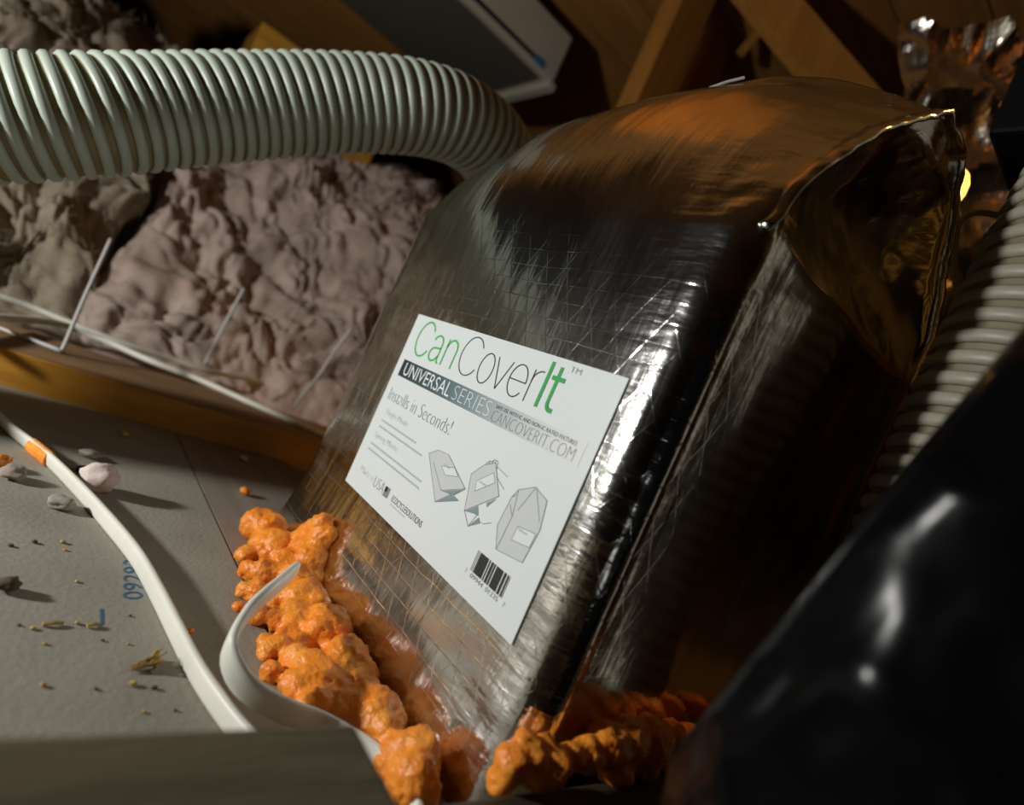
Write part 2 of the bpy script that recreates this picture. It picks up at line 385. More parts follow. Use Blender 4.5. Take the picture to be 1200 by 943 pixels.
# label ------------------------------------------------------------
LX, LZ, LW, LH = -0.4565, 0.0830, 0.244, 0.1535
LY = YF - 0.0010
def LP(u, v, lift=0.0): return Vector((LX + u / 1000, LY - lift, LZ + v / 1000))
lab = kid('label', prism([LP(0, 0), LP(244, 0), LP(244, 153.5), LP(0, 153.5)], Vector((0, 0.0007, 0))), M['paper'])
lab['label'] = 'white printed product label'
def sub(name, me, mat): 
    o = obj(name, me, mat); o.parent = lab; o.matrix_parent_inverse = (Matrix.Translation(Vector(cover.location)) @ Matrix.Translation(-Vector(cover.location))).inverted(); 
    o.matrix_parent_inverse = Matrix.Identity(4); return o
def poly(name, pts, mat, lift=0.00015):
    bm = bmesh.new(); bm.faces.new([bm.verts.new(LP(u, v, lift)) for u, v in pts])
    return sub(name, bm, mat)
def strokes(name, lines, mat, wd=0.35, lift=0.0003):
    bm = bmesh.new()
    for ln in lines:
        for (a, b), (c, d) in zip(ln, ln[1:]):
            dx, dy = c - a, d - b; l = math.hypot(dx, dy) or 1; nx, ny = -dy / l * wd / 2, dx / l * wd / 2
            bm.faces.new([bm.verts.new(LP(x, y, lift)) for x, y in ((a + nx, b + ny), (a - nx, b - ny), (c - nx, d - ny), (c + nx, d + ny))])
    return sub(name, bm, mat)
def text(s, u0, u1, v0, v1, mat, thin=0.0, base=None, lift=0.0003):
    """lettering fitted into the rectangle u0..u1, v0..v1 of the label (millimetres)"""
    cu = bpy.data.curves.new('t', 'FONT'); cu.body = s; cu.size = 1.0; cu.offset = -thin; cu.resolution_u = 4
    o = bpy.data.objects.new('t', cu); C.objects.link(o)
    dg = bpy.context.evaluated_depsgraph_get(); dg.update()
    me = bpy.data.meshes.new_from_object(o.evaluated_get(dg)); bpy.data.objects.remove(o); bpy.data.curves.remove(cu)
    xs = [v.co.x for v in me.vertices]; ys = [v.co.y for v in me.vertices]
    a0, a1, b0, b1 = min(xs), max(xs), min(ys), max(ys)
    for v in me.vertices:
        v.co = LP(u0 + (v.co.x - a0) / (a1 - a0) * (u1 - u0), v0 + (v.co.y - b0) / (b1 - b0) * (v1 - v0), lift)
    me.materials.clear()
    return sub('lettering', me, mat)
# slate band fading to white
bandm = bpy.data.materials.new('fading_slate_ink'); bandm.use_nodes = True
nt = bandm.node_tree; bs = nt.nodes['Principled BSDF']; bs.inputs['Roughness'].default_value = 0.4
tc = nt.nodes.new('ShaderNodeTexCoord'); sp = nt.nodes.new('ShaderNodeSeparateXYZ'); mr = nt.nodes.new('ShaderNodeMapRange'); cr = nt.nodes.new('ShaderNodeValToRGB')
nt.links.new(tc.outputs['Object'], sp.inputs[0]); nt.links.new(sp.outputs['X'], mr.inputs[0])
mr.inputs['From Min'].default_value = LX + 0.009; mr.inputs['From Max'].default_value = LX + 0.234
nt.links.new(mr.outputs[0], cr.inputs[0]); nt.links.new(cr.outputs[0], bs.inputs['Base Color'])
e = cr.color_ramp.elements; e[0].color = (0.02, 0.035, 0.04, 1); e[1].color = (0.79, 0.82, 0.81, 1)
for p, c in ((0.28, (0.06, 0.115, 0.135, 1)), (0.5, (0.22, 0.31, 0.34, 1)), (0.66, (0.45, 0.53, 0.55, 1)), (0.85, (0.68, 0.73, 0.73, 1))):
    x = e.new(p); x.color = c
poly('printed_band', [(9.5, 99.5), (236, 99.5), (236, 114), (9.5, 114)], bandm)
def arc(cx, cy, rx, ry, a0, a1, n=22): return [(cx + rx * math.cos(math.radians(a0 + (a1 - a0) * i / n)), cy + ry * math.sin(math.radians(a0 + (a1 - a0) * i / n))) for i in range(n + 1)]
def big_c(u0, u1):
    c_, rx = (u0 + u1) / 2 + 0.6, (u1 - u0) / 2 + 0.8
    return arc(c_, 135.4, rx, 14.6, 34, 326, 36)
strokes('lettering', [big_c(15.6, 38.2),
    [(42.6, 137.6)] + arc(49.2, 135.6, 7.0, 6.4, 150, 0, 18) + [(56.4, 123.6), (57.4, 121.4), (59.6, 121.2)],
    [(56.3, 132.6), (50.0, 132.0)] + arc(48.6, 126.6, 6.2, 5.4, 95, 270, 18) + [(52.4, 122.2), (56.2, 126.6)],
    [(63.9, 120.8), (63.9, 142.0)], [(64.0, 135.5)] + arc(71.4, 135.0, 7.2, 7.2, 160, 0, 18) + [(78.6, 120.8)]], M['green_light'], 1.55)
strokes('lettering', [big_c(86.2, 110.2), arc(121.6, 131.2, 8.0, 10.9, 0, 360, 40), [(131.1, 141.8), (139.6, 120.6), (148.1, 141.6)],
    [(149.9, 131.2), (167.2, 131.2)] + arc(158.6, 131.2, 8.7, 10.9, 0, 322, 40), [(171.5, 120.6), (171.5, 141.8)], [(171.6, 135.0)] + arc(179.2, 134.4, 7.6, 7.5, 165, 82, 12)], M['ink'], 0.8)
strokes('lettering', [[(184.4, 120.3), (184.4, 149.9)]], M['green'], 3.0)
strokes('lettering', [[(193.2, 148.2), (193.2, 126.4)] + arc(197.2, 125.6, 4.0, 4.2, 180, 275, 12) + [(199.8, 121.5)]], M['green'], 2.9)
strokes('lettering', [[(188.2, 140.7), (199.8, 140.7)]], M['green'], 2.9, 0.0004)
text('TM', 200.2, 209.5, 147.0, 150.4, M['ink_grey'], 0.02)
text('UNIVERSAL', 16.5, 92.5, 101.6, 112.4, M['ink_white'], 0.0)
text('SERIES', 97, 145, 101.8, 112.2, M['ink_white'], 0.026)
text('SAFE USE WITH IC AND NON-IC RATED FIXTURES', 149.4, 229, 109.5, 112.0, M['ink'], 0.005)
text('CANCOVERIT.COM', 149, 230.5, 100.6, 108.2, M['ink_grey'], 0.026)
text('Installs in Seconds!', 10, 112.5, 78.3, 88.8, M['ink_grey'], 0.024)
text('Height Mode:', 17.5, 57.5, 65.2, 71.2, M['ink_pale'], 0.02)
text('Spring Mode:', 15.5, 58.5, 44.6, 50.6, M['ink_pale'], 0.02)
text('Made in', 17, 43, 15.2, 20.2, M['ink_pale'], 0.026)
text('USA', 45.5, 63, 13.2, 21.5, M['ink_grey'], 0.026)
text('ECOCYCLESOLUTIONS', 79, 127, 14.0, 18.6, M['ink'], 0.012)
strokes('printed_lines', [[(80, 11.8), (104, 11.9)]], M['ink_pale'], 0.9)
poly('printed_mark', [(64.2, 12.6), (72.5, 13.0), (72.5, 20.8), (64.2, 20.4)], M['ink_grey'])
poly('printed_mark', [(64.6, 16.4), (68.4, 16.6), (68.4, 20.5), (64.6, 20.3)], M['ink'], 0.0003)
def dashes(u0, u1, v, seed):
    r = random.Random(seed); u = u0; out = []
    while u < u1 - 1:
        l = min(r.uniform(1.6, 6.5), u1 - u); out.append([(u, v), (u + l, v)]); u += l + 0.9
    return out
strokes('printed_lines', dashes(16, 78, 60.6, 1) + dashes(16, 92, 55.3, 2) + dashes(14, 105, 39.8, 3) + dashes(14, 106, 34.8, 4), M['ink_pale'], 1.5)
# drawings of the cover being opened
poly('box_drawing', [(99.8, 59.8), (109, 65.6), (122.5, 66.9), (154.7, 54.1), (131.1, 43.6), (153.1, 45.2), (130.4, 34.8)], M['ink_fill'])
poly('box_drawing', [(133.7, 44.2), (153, 52.8), (144.7, 45.6), (153.1, 45.2), (131.8, 35.8), (143.1, 44.9)], M['ink_teal'], 0.00025)
poly('box_drawing', [(120.6, 57.6), (135.3, 61.6), (142.6, 58), (128.4, 53.8)], M['paper'], 0.00025)
strokes('box_drawing', [[(130.4, 34.8), (99.8, 59.8), (109, 65.6), (122.5, 66.9), (154.7, 54.1), (131.1, 43.6), (109.5, 56.5)], [(131.1, 43.6), (142.5, 45.3), (130.4, 34.8), (153.1, 45.2), (146, 46), (154.7, 54.1)],
                        [(120.6, 57.6), (135.3, 61.6), (142.6, 58), (128.4, 53.8), (120.6, 57.6)]], M['ink_grey'], 0.35)
poly('box_drawing', [(154.2, 64.4), (162.5, 73.7), (172.1, 78.8), (187.5, 62.4), (163, 42.4)], M['ink_fill'])
poly('box_drawing', [(162.1, 62.6), (174.3, 72.8), (179.3, 68.1), (164.6, 56.4)], M['paper'], 0.00025)
poly('box_drawing', [(164.8, 43.2), (173.4, 50), (177.4, 45.2)], M['ink_teal'], 0.00025)
poly('box_drawing', [(172.4, 35.9), (178.5, 44.6), (181.4, 42.2)], M['ink_teal'], 0.00025)
poly('box_drawing', [(179.6, 54.8), (186.6, 60.4), (181.3, 52.6)], M['ink_teal'], 0.00025)
strokes('box_drawing', [[(163, 42.4), (154.2, 64.4), (162.5, 73.7), (172.1, 78.8), (187.5, 62.4), (163, 42.4), (176, 45.6), (172.4, 35.9), (181.4, 42.2)], [(163, 42.4), (172.4, 35.9)],
                        [(162.1, 62.6), (174.3, 72.8), (179.3, 68.1), (164.6, 56.4), (162.1, 62.6)], [(163.6, 74.8), (165, 77), (166.9, 78.1), (168.4, 78.2), (170.1, 80.2), (173.7, 80.4), (175.5, 75.7)],
                        [(166, 75.6), (167, 77.6)], [(168.6, 77), (169.6, 79.4)], [(171.2, 78.4), (171.9, 80.2)], [(175.5, 76.9), (187.9, 75.2)], [(178.4, 71.5), (189.3, 67.5)], [(180.2, 42.5), (184.7, 43), (191.1, 46.6)]], M['ink_grey'], 0.35)
poly('box_drawing', [(201.1, 72.2), (213.2, 78.6), (225.7, 75.3), (229.7, 59.2), (227.4, 39), (203.9, 35.6), (196.6, 47.7), (198.2, 66.3)], M['ink_fill'])
poly('box_drawing', [(212.8, 54.3), (228.2, 56.5), (227.7, 48.1), (212.5, 45.6)], M['paper'], 0.00025)
strokes('box_drawing', [[(201.1, 72.2), (213.2, 78.6), (225.7, 75.3), (229.7, 59.2), (227.4, 39), (203.9, 35.6), (196.6, 47.7), (198.2, 66.3), (201.1, 72.2)], [(213.5, 78.2), (207.3, 61.7)], [(214.5, 78), (226.9, 63.2)],
                        [(201.1, 72.2), (205.2, 57.1), (204.2, 35.8)], [(199.4, 62.4), (204.5, 57.3)], [(198.6, 66.5), (201.2, 69)], [(212.8, 54.3), (228.2, 56.5), (227.7, 48.1), (212.5, 45.6), (212.8, 54.3)]], M['ink_grey'], 0.4)
for (u, v) in ((122.5, 58.8), (164.6, 62.8), (214, 52.6)):
    text('CanCoverIt', u, u + 8, v, v + 1.7, M['ink_pale'], 0.0, lift=0.0004)
# barcode
r = random.Random(31); bars = []; u = 190.6
while u < 224.3:
    wd = r.choice((0.35, 0.35, 0.7, 0.7, 1.05, 1.4)); bars.append((u, min(u + wd, 224.6))); u += wd + r.choice((0.35, 0.35, 0.7, 1.05))
bm = bmesh.new()
for a, b in bars: bm.faces.new([bm.verts.new(LP(x, y, 0.00025)) for x, y in ((a, 15.8), (b, 15.8), (b, 28.5), (a, 28.5))])
sub('barcode', bm, M['ink'])
text('7', 186.6, 188.2, 12.4, 15.2, M['ink_grey'], 0.01); text('09944', 192.5, 206.0, 12.2, 15.0, M['ink_grey'], 0.01)
text('01235', 209.0, 221.5, 12.2, 15.0, M['ink_grey'], 0.01); text('7', 226.6, 228.2, 12.4, 15.2, M['ink_grey'], 0.01)

# ---------------------------------------------------------------- orange foam
def foam(name, label, balls, vox=0.0022, seed=0):
    bm = bmesh.new()
    for c, rr in balls:
        mt = Matrix.Translation(c) @ Matrix.Diagonal((*[rr * (0.9 + 0.3 * noise.noise(c * 50 + Vector((k * 9, seed, 0)))) for k in range(3)], 1))
        bmesh.ops.create_icosphere(bm, subdivisions=3, radius=1.0, matrix=mt)
    o = obj(name, bm, M['foam'])
    md = o.modifiers.new('remesh', 'REMESH'); md.mode = 'VOXEL'; md.voxel_size = vox; md.use_smooth_shade = True
    sm = o.modifiers.new('smooth', 'SMOOTH'); sm.factor = 0.5; sm.iterations = 3
    for nm, sc, st in (('lumps', 0.012, 0.0065), ('froth', 0.0040, 0.0036)):
        tx = bpy.data.textures.new(name + nm, 'CLOUDS'); tx.noise_scale = sc; tx.noise_depth = 2
        dm = o.modifiers.new(nm, 'DISPLACE'); dm.texture = tx; dm.strength = st; dm.mid_level = 0.5; dm.texture_coords = 'LOCAL'
    dg = bpy.context.evaluated_depsgraph_get(); dg.update()
    me = bpy.data.meshes.new_from_object(o.evaluated_get(dg)); o.modifiers.clear(); o.data = me
    smooth(o)
    return tag(o, label, 'foam')
def corner_hit(px, py, rpx, depth=0.55):
    best = None
    for kx in range(6):
        s = ( best[1] if best else 0.4); rr = rpx / F * s
        r_ = ray(px, py)
        zc = max(0, (best[0].z if best else 0.02))
        yw = YF - 0.012 * (max(0, 0.085 - zc) / 0.085) ** 1.2
        sy = (yw - rr * depth) / r_.y if r_.y > 0 else 9
        sz = (rr * 0.55 - CAMZ) / r_.z if r_.z < 0 else 9
        s = min(sy, sz); best = (CAM + r_ * s, s)
    return best[0], rpx / F * best[1]
L_ = [(318, 648, 23), (303, 640, 14), (303, 624, 9), (307, 613, 6), (288, 650, 12), (290, 668, 13), (345, 650, 20), (360, 640, 20), (378, 630, 17), (388, 625, 12), (362, 660, 24), (335, 672, 24), (308, 672, 20), (287, 692, 12), (300, 695, 16), (325, 700, 20),
      (350, 690, 24), (368, 680, 16), (280, 710, 8), (300, 720, 15), (322, 725, 17), (345, 722, 22), (335, 745, 17), (350, 735, 22), (310, 752, 11), (330, 760, 17), (350, 758, 20), (345, 775, 20), (318, 787, 15), (362, 785, 26), (350, 805, 22), (375, 800, 30),
      (390, 812, 28), (372, 825, 26), (400, 830, 26), (415, 842, 24), (425, 858, 22), (440, 872, 20), (452, 888, 18), (465, 902, 16), (480, 920, 15), (495, 940, 14), (310, 765, 10)]
foam('expanding_foam', 'lumpy bright orange foam bead along the foot of the labelled foil face', [corner_hit(*q) for q in L_] + [(Vector((-0.515 + 0.0085 * i, YF - 0.025 - 0.007 * abs(math.sin(i * 1.7)), 0.008 + 0.006 * abs(math.sin(i * 2.3)))), 0.0125 + 0.0045 * math.sin(i * 1.3)) for i in range(38)] + [(Vector((-0.462 + 0.006 * i, YF - 0.013, 0.020 + 0.0075 * i)), 0.0125 - 0.0006 * i) for i in range(5)], 0.0021)
Rr = [(585, 912, 20, .172), (600, 893, 22, .170), (618, 880, 22, .172), (640, 872, 18, .172), (625, 905, 24, .166), (648, 897, 24, .164), (668, 886, 17, .168), (612, 860, 10, .176), (690, 890, 22, .166), (712, 873, 30, .168), (735, 868, 32, .168), (690, 878, 20, .168), (760, 866, 30, .168), (785, 864, 22, .168),
      (805, 868, 22, .168), (830, 865, 22, .168), (860, 862, 22, .168), (890, 858, 22, .168), (720, 900, 24, .166), (755, 893, 24, .166), (790, 890, 22, .166)]
foam('expanding_foam', 'shaded orange foam squeezed between the foil side and the dark board', [(onx(a, b, -x), c / F * (x / -ray(a, b).x)) for a, b, c, x in Rr], 0.0024, 5)

# ---------------------------------------------------------------- hoses
def hose(name, label, pts, R0, pitch, rib_r, wall, rib, rw=1.25):
    path, L0 = resample(catmull(pts, 12), 0.004)
    root = empty(name, path[0]); tag(root, label, 'hose')
    def put(n, bm, mt):
        o = smooth(obj(n, bm, mt, root)); o.matrix_parent_inverse = Matrix.Translation(-path[0]); return o
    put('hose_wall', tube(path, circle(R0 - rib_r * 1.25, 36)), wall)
    fr = frames(path); turns = L0 / pitch; n = int(turns * 34); hel = []
    for i in range(n + 1):
        f = i / n * (len(path) - 1); j = min(int(f), len(path) - 2); t = f - j
        p = path[j].lerp(path[j + 1], t); u = fr[j][1].lerp(fr[j + 1][1], t).normalized(); v = fr[j][2].lerp(fr[j + 1][2], t).normalized()
        a = 2 * math.pi * turns * i / n
        hel.append((p, u * math.cos(a) + v * math.sin(a), fr[j][0]))
    bm = bmesh.new(); rings = []; k = 7
    for p, rad, t in hel:
        rings.append([bm.verts.new(p + rad * (R0 - rib_r + rib_r * math.sin(2 * math.pi * q / k + 0.2)) + t * (rib_r * rw * math.cos(2 * math.pi * q / k + 0.2))) for q in range(k)])
    for r0, r1 in zip(rings, rings[1:]):
        for q in range(k): bm.faces.new((r0[q], r0[(q + 1) % k], r1[(q + 1) % k], r1[q]))
    bm.faces.new(rings[0]); bm.faces.new(rings[-1][::-1])
    bmesh.ops.recalc_face_normals(bm, faces=bm.faces)
    put('spiral_rib', bm, rib)
    return root
hp = [at(-60, 141, 0.468), at(0, 139.5, 0.482), at(100, 137, 0.510), at(200, 131, 0.550), at(300, 125, 0.592), at(400, 122, 0.632), at(480, 126, 0.665), at(535, 141, 0.70), at(572, 168, 0.745), at(590, 205, 0.80), at(598, 250, 0.86)]
pre = [Vector((-0.42, -1.70, 0.051)), Vector((-0.42, -1.20, 0.051)), Vector((-0.47, -0.75, 0.051)), Vector((-0.545, -0.50, 0.051)), Vector((-0.610, -0.35, 0.062)), Vector((-0.645, -0.24, 0.110)), Vector((-0.667, -0.15, 0.176))]
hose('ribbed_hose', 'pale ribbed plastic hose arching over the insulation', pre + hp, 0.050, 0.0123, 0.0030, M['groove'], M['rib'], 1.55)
hose('ribbed_hose', 'cream ribbed hose standing beside the foil cover, half behind the black bag', [(-0.102, 0.421, 0.048), (-0.105, 0.420, 0.15), (-0.107, 0.418, 0.28), (-0.103, 0.421, 0.42), (-0.093, 0.436, 0.56)], 0.044, 0.0128, 0.0030, M['groove_cream'], M['rib_cream'], 1.5)

# ---------------------------------------------------------------- insulation
def heap(name, label, x0, x1, y0, y1, nx, ny, hf, mat, seed, amp=1.0, nfib=16000, fmode=0.35):
    bm = bmesh.new(); g = []
    for j in range(ny + 1):
        row = []
        for i in range(nx + 1):
            x = x0 + (x1 - x0) * i / nx; y = y0 + (y1 - y0) * j / ny
            z = hf(x, y); p = Vector((x, y, z))
            q = p + Vector((seed, seed * 2.3, 0))
            d = noise.noise_vector(q * 5) * 0.05 + noise.noise_vector(q * 11 + Vector((3, 1, 4))) * 0.030
            rd = 1 - abs(noise.noise(q * 15 + noise.noise_vector(q * 5) * 0.9)) * 2
            rd2 = 1 - abs(noise.noise(q * 34 + noise.noise_vector(q * 14) * 0.8)) * 2
            k = min(1, max(0, (z - 0.0) / 0.10)) * amp
            p = p + d * k + Vector((0.7, -0.15, 0.6)) * ((-0.026 * max(0, rd) ** 2 - 0.016 * max(0, rd2) ** 2 + fbm(q * 70, 3) * 0.007) * k)
            p.z = max(p.z, 0.0)
            row.append(bm.verts.new(p))
        g.append(row)
    for j in range(ny):
        for i in range(nx): bm.faces.new((g[j][i], g[j][i + 1], g[j + 1][i + 1], g[j + 1][i]))
    fib = []; fr_ = random.Random(int(seed * 10))
    for _ in range(nfib):
        j = int(fr_.triangular(0, ny - 1, ny * fmode)); i = int(nx * (0.25 + 0.74 * fr_.random()))
        p = g[j][i].co
        if p.z < 0.06: continue
        fib.append(p.copy())
    o = smooth(obj(name, bm, mat)); tag(o, label, 'insulation')
    fm_ = bmesh.new()
    for p in fib:
        d = Vector((fr_.uniform(0.1, 1), fr_.uniform(-1, 1), fr_.uniform(-0.3, 1))).normalized(); l = fr_.uniform(0.012, 0.035); q = p.copy() - d * 0.004; sd = d.cross(Vector((fr_.uniform(-1, 1), fr_.uniform(-1, 1), 1))).normalized()
        row = []
        for k in range(4):
            w_ = 0.00045 * (1 - k / 4.5); row.append((fm_.verts.new(q - sd * w_), fm_.verts.new(q + sd * w_)))
            d = (d + noise.noise_vector(q * 40) * 0.9 + Vector((fr_.uniform(-.4, .4), fr_.uniform(-.4, .4), fr_.uniform(-.5, .2)))).normalized(); q = q + d * l / 3
        for a_, b_ in zip(row, row[1:]): fm_.faces.new((a_[0], a_[1], b_[1], b_[0]))
    if fib: tag(obj('loose_fibres', fm_, mat, o), kind='stuff')
    return o
def ss(a, b, x): t = min(1, max(0, (x - a) / (b - a))); return t * t * (3 - 2 * t)
def h1(x, y):
    edge = -1.03 - 0.05 * math.sin(y * 7)
    top = 0.60 + 0.06 * ss(0.3, 0.8, y)
    return top * (1 - ss(edge - 0.62, edge, x)) ** 0.75 * ss(0.02, 0.13, y) * (1 - ss(1.0, 1.5, y)) * ss(-2.5, -2.2, x)
heap('insulation_batt', 'fluffy pinkish fibreglass insulation piled between the amber board and the hanging white box', -2.5, -0.98, 0.02, 1.5, 330, 330, h1, M['fibre'], 1.7)
def h2(x, y):
    edge = -1.05 - 0.05 * math.sin(y * 7)
    return (0.60 + 0.10 * ss(0.0, -0.3, y)) * (1 - ss(edge - 0.60, edge, x)) ** 0.75 * (1 - ss(0.06, 0.14, y)) * ss(-0.30, -0.18, y) * ss(-2.5, -2.2, x)
heap('insulation_batt', 'grey-brown insulation, darkened for shade, piled behind the pale ribbed hose', -2.5, -1.0, -0.30, 0.14, 330, 110, h2, M['fibre_shaded'], 6.1, nfib=6000, fmode=0.7)
def h3(x, y):
    edge = -1.05 - 0.05 * math.sin(y * 7)
    return 0.62 * (1 - ss(edge - 0.60, edge, x)) ** 0.75 * (1 - ss(-0.36, -0.24, y)) * ss(-2.1, -1.75, y) * ss(-2.5, -2.2, x)
heap('insulation_batt', 'pinkish insulation continuing along the amber board past the grey-brown pile', -2.5, -1.0, -2.1, -0.24, 200, 260, h3, M['fibre'], 11.3, nfib=0)

# ---------------------------------------------------------------- cables
def cable(name, label, pts, a, b, mat, upv=Vector((0, 0, 1)), group=None, cat='cable', twist=None):
    path, _ = resample(catmull(pts, 10), 0.004)
    n = 14; sec = []
    for i in range(n):
        t = 2 * math.pi * i / n; c, s_ = math.cos(t), math.sin(t)
        sec.append((a * abs(c) ** 0.6 * (1 if c > 0 else -1), b * abs(s_) ** 0.75 * (1 if s_ > 0 else -1)))
    bm = tube(path, sec, upv, follow_up=True, twist=twist)
    o = smooth(obj(name, bm, mat)); return tag(o, label, cat, group)
ca = [(x_, y_, 0.0062) for x_, y_ in ((-60, 432), (-25, 466), (10, 500), (53, 534), (90, 570), (128, 612), (160, 652), (184, 694), (206, 738), (233, 790), (272, 846), (312, 890), (350, 930))]
cA = cable('flat_cable', 'white flat cable curving across the grey drywall', [onz(*q) for q in ca], 0.0062, 0.0026, M['cable'], twist=(50, 0))
mk = [onz(*q) for q in ((37, 521.5, .0062), (47, 529.5, .0062), (58, 538.5, .0062))]
path, _ = resample(catmull(mk, 6), 0.004)
k = obj('foam_smear', tube(path, circle(0.0064, 12, 0.0046), follow_up=True), M['foam'], cA)
cb = [(345, 668, .040), (326, 685, .046), (308, 700, .046), (287, 722, .040), (269, 757, .032), (277, 789, .024), (301, 815, .017), (338, 834, .012), (372, 846, .0075), (410, 866, .0066), (440, 886, .0066), (470, 920, .0066), (490, 960, .0066)]
cable('flat_cable', 'white flat cable looping out of the orange foam', [onz(*q) for q in cb], 0.0064, 0.0026, M['cable'])
cc = [(-80, 318, .06), (-30, 336, .058), (0, 347, .056), (40, 361, .054), (75, 375, .052), (102, 386, .0505), (150, 404, .048), (200, 420, .046), (250, 436, .044), (310, 447, .044), (360, 452, .044), (410, 455, .044), (470, 460, .044)]
cable('flat_cable', 'dusty white cable running along the amber board, upper one of the pair', [onz(*q) for q in cc], 0.0042, 0.0052, M['cable_far'])
cd = [(-80, 368, .056), (-30, 370, .054), (0, 372, .052), (40, 375, .050), (80, 382, .047), (130, 402, .0435), (180, 424, .0435), (230, 443, .0435), (290, 470, .0435), (340, 492, .0435), (385, 512, .0435), (430, 530, .0435)]
cable('flat_cable', 'dusty white cable running along the amber board, lower one of the pair', [onz(*q) for q in cd], 0.0042, 0.0052, M['cable_far'])
def wirething(name, label, pts, r0, mat, cat='wire', group=None):
    path, _ = resample(catmull(pts, 6), 0.006)
    return tag(smooth(obj(name, tube(path, circle(r0, 10)), mat)), label, cat, group)
w0 = onz(70, 411, 0.0405)
wirething('support_wire', 'bent thin support wire standing on the amber board', [onx(-10, 381, -0.90), w0 + Vector((0, -0.004, 0.001)), w0, w0 + Vector((-0.004, 0.002, 0.006)), onx(100, 346, -0.91), onx(130, 280, -0.96)], 0.0024, M['wire'])
wirething('support_wire', 'short thin support wire leaning on the pink insulation', [onx(240, 427, -1.02), onx(262, 383, -1.02), onx(286, 338, -1.03)], 0.0026, M['wire'])
wirething('support_wire', 'thin support wire leaning beside the foil cover', [onz(343, 478, 0.0415), onx(372, 442, -0.93), onx(392, 412, -0.93), onx(412, 385, -0.93)], 0.0024, M['wire'])

# ---------------------------------------------------------------- debris and marks on the drywall
def floor_text(s, p, ux, vy, mat, name):
    cu = bpy.data.curves.new('t', 'FONT'); cu.body = s; cu.size = 1.0; cu.resolution_u = 3; cu.offset = -0.006
    o = bpy.data.objects.new('t', cu); C.objects.link(o)
    dg = bpy.context.evaluated_depsgraph_get(); dg.update()
    me = bpy.data.meshes.new_from_object(o.evaluated_get(dg)); bpy.data.objects.remove(o)
    xs = [v.co.x for v in me.vertices]; ys = [v.co.y for v in me.vertices]
    a0, a1, b0, b1 = min(xs), max(xs), min(ys), max(ys)
    for v in me.vertices:
        q = p + ux * ((v.co.x - a0) / (a1 - a0)) + vy * ((v.co.y - b0) / (b1 - b0)); v.co = (q.x, q.y, 0.0003)
    me.materials.clear()
    return obj(name, me, mat, fl)
a = onz(167, 702, 0); b = onz(164.5, 642, 0); c = onz(144, 702, 0)
floor_text('0929331', a, b - a, c - a, M['ink_blue'], 'stamped_number')
def flat(name, pix, mat, parent=fl, z=0.0003):
    bm = bmesh.new(); f = []
    for q in pix: v = onz(q[0], q[1], 0); v.z = z; f.append(bm.verts.new(v))
    bm.faces.new(f); return obj(name, bm, mat, parent)
flat('blue_mark', [(117, 714), (120.5, 713), (121, 731), (116, 734), (113, 732), (118, 729)], M['ink_blue'])
def lump(name, label, cat, p, r0, mat, sq=0.7, seed=0, rough=0.35, group=None):
    bm = bmesh.new(); bmesh.ops.create_icosphere(bm, subdivisions=3, radius=1)
    for v in bm.verts:
        k_ = (1 if r0 > 0.0115 and cat == 'fluff' else 0.72) * (1 + rough * fbm(v.co * 1.4 + Vector((seed * 3.1, 0, seed)), 3))
        v.co = Vector((v.co.x * k_ * r0, v.co.y * k_ * r0, max(-0.85 * sq, v.co.z * k_ * sq) * r0)) 
    lo = min(v.co.z for v in bm.verts)
    for v in bm.verts: v.co += Vector((p.x, p.y, -lo))
    return tag(smooth(obj(name, bm, mat)), label, cat, group)
lump('fluff_lump', 'pale pink lump of loose fluff on the drywall', 'fluff', onz(114, 566, 0.006), 0.0125, M['fluff'], 0.95, 1)
lump('foam_chip', 'dark chip beside the pale pink fluff', 'debris', onz(98, 551, 0.003), 0.0075, M['black'], 0.6, 2)
lump('plaster_crumb', 'grey plaster crumb nearest the white cable on its drywall side', 'debris', onz(72, 590, 0.003), 0.0125, M['drywall'], 0.45, 3)
lump('plaster_crumb', 'flat grey plaster flake between the pink fluff and the amber board', 'debris', onz(105, 532, 0.003), 0.011, M['drywall'], 0.45, 4)
lump('plaster_crumb', 'beige crumb by the orange smear on the white cable', 'debris', onz(15, 556, 0.003), 0.0115, M['drywall_shade_brown'], 0.6, 5)
lump('foam_crumb', 'small orange foam crumb by the orange smear on the white cable', 'debris', onz(1, 541, 0.004), 0.0085, M['foam'], 0.8, 6)
lump('foam_crumb', 'small orange foam crumb lying near the foil cover', 'debris', onz(287, 576, 0.003), 0.0070, M['foam'], 0.7, 7)
lump('fluff_lump', 'tiny pinkish fluff scrap near the amber board', 'fluff', onz(286, 536, 0.003), 0.0070, M['fluff'], 0.5, 8)
lump('wood_crumb', 'dark brown wood crumb alone on the grey drywall', 'debris', onz(9, 686, 0.003), 0.0072, M['dirt'], 0.7, 9)
lump('wood_crumb', 'tan crumb lying against the amber board', 'debris', onz(146, 508, 0.003), 0.0055, M['straw'], 0.7, 10)
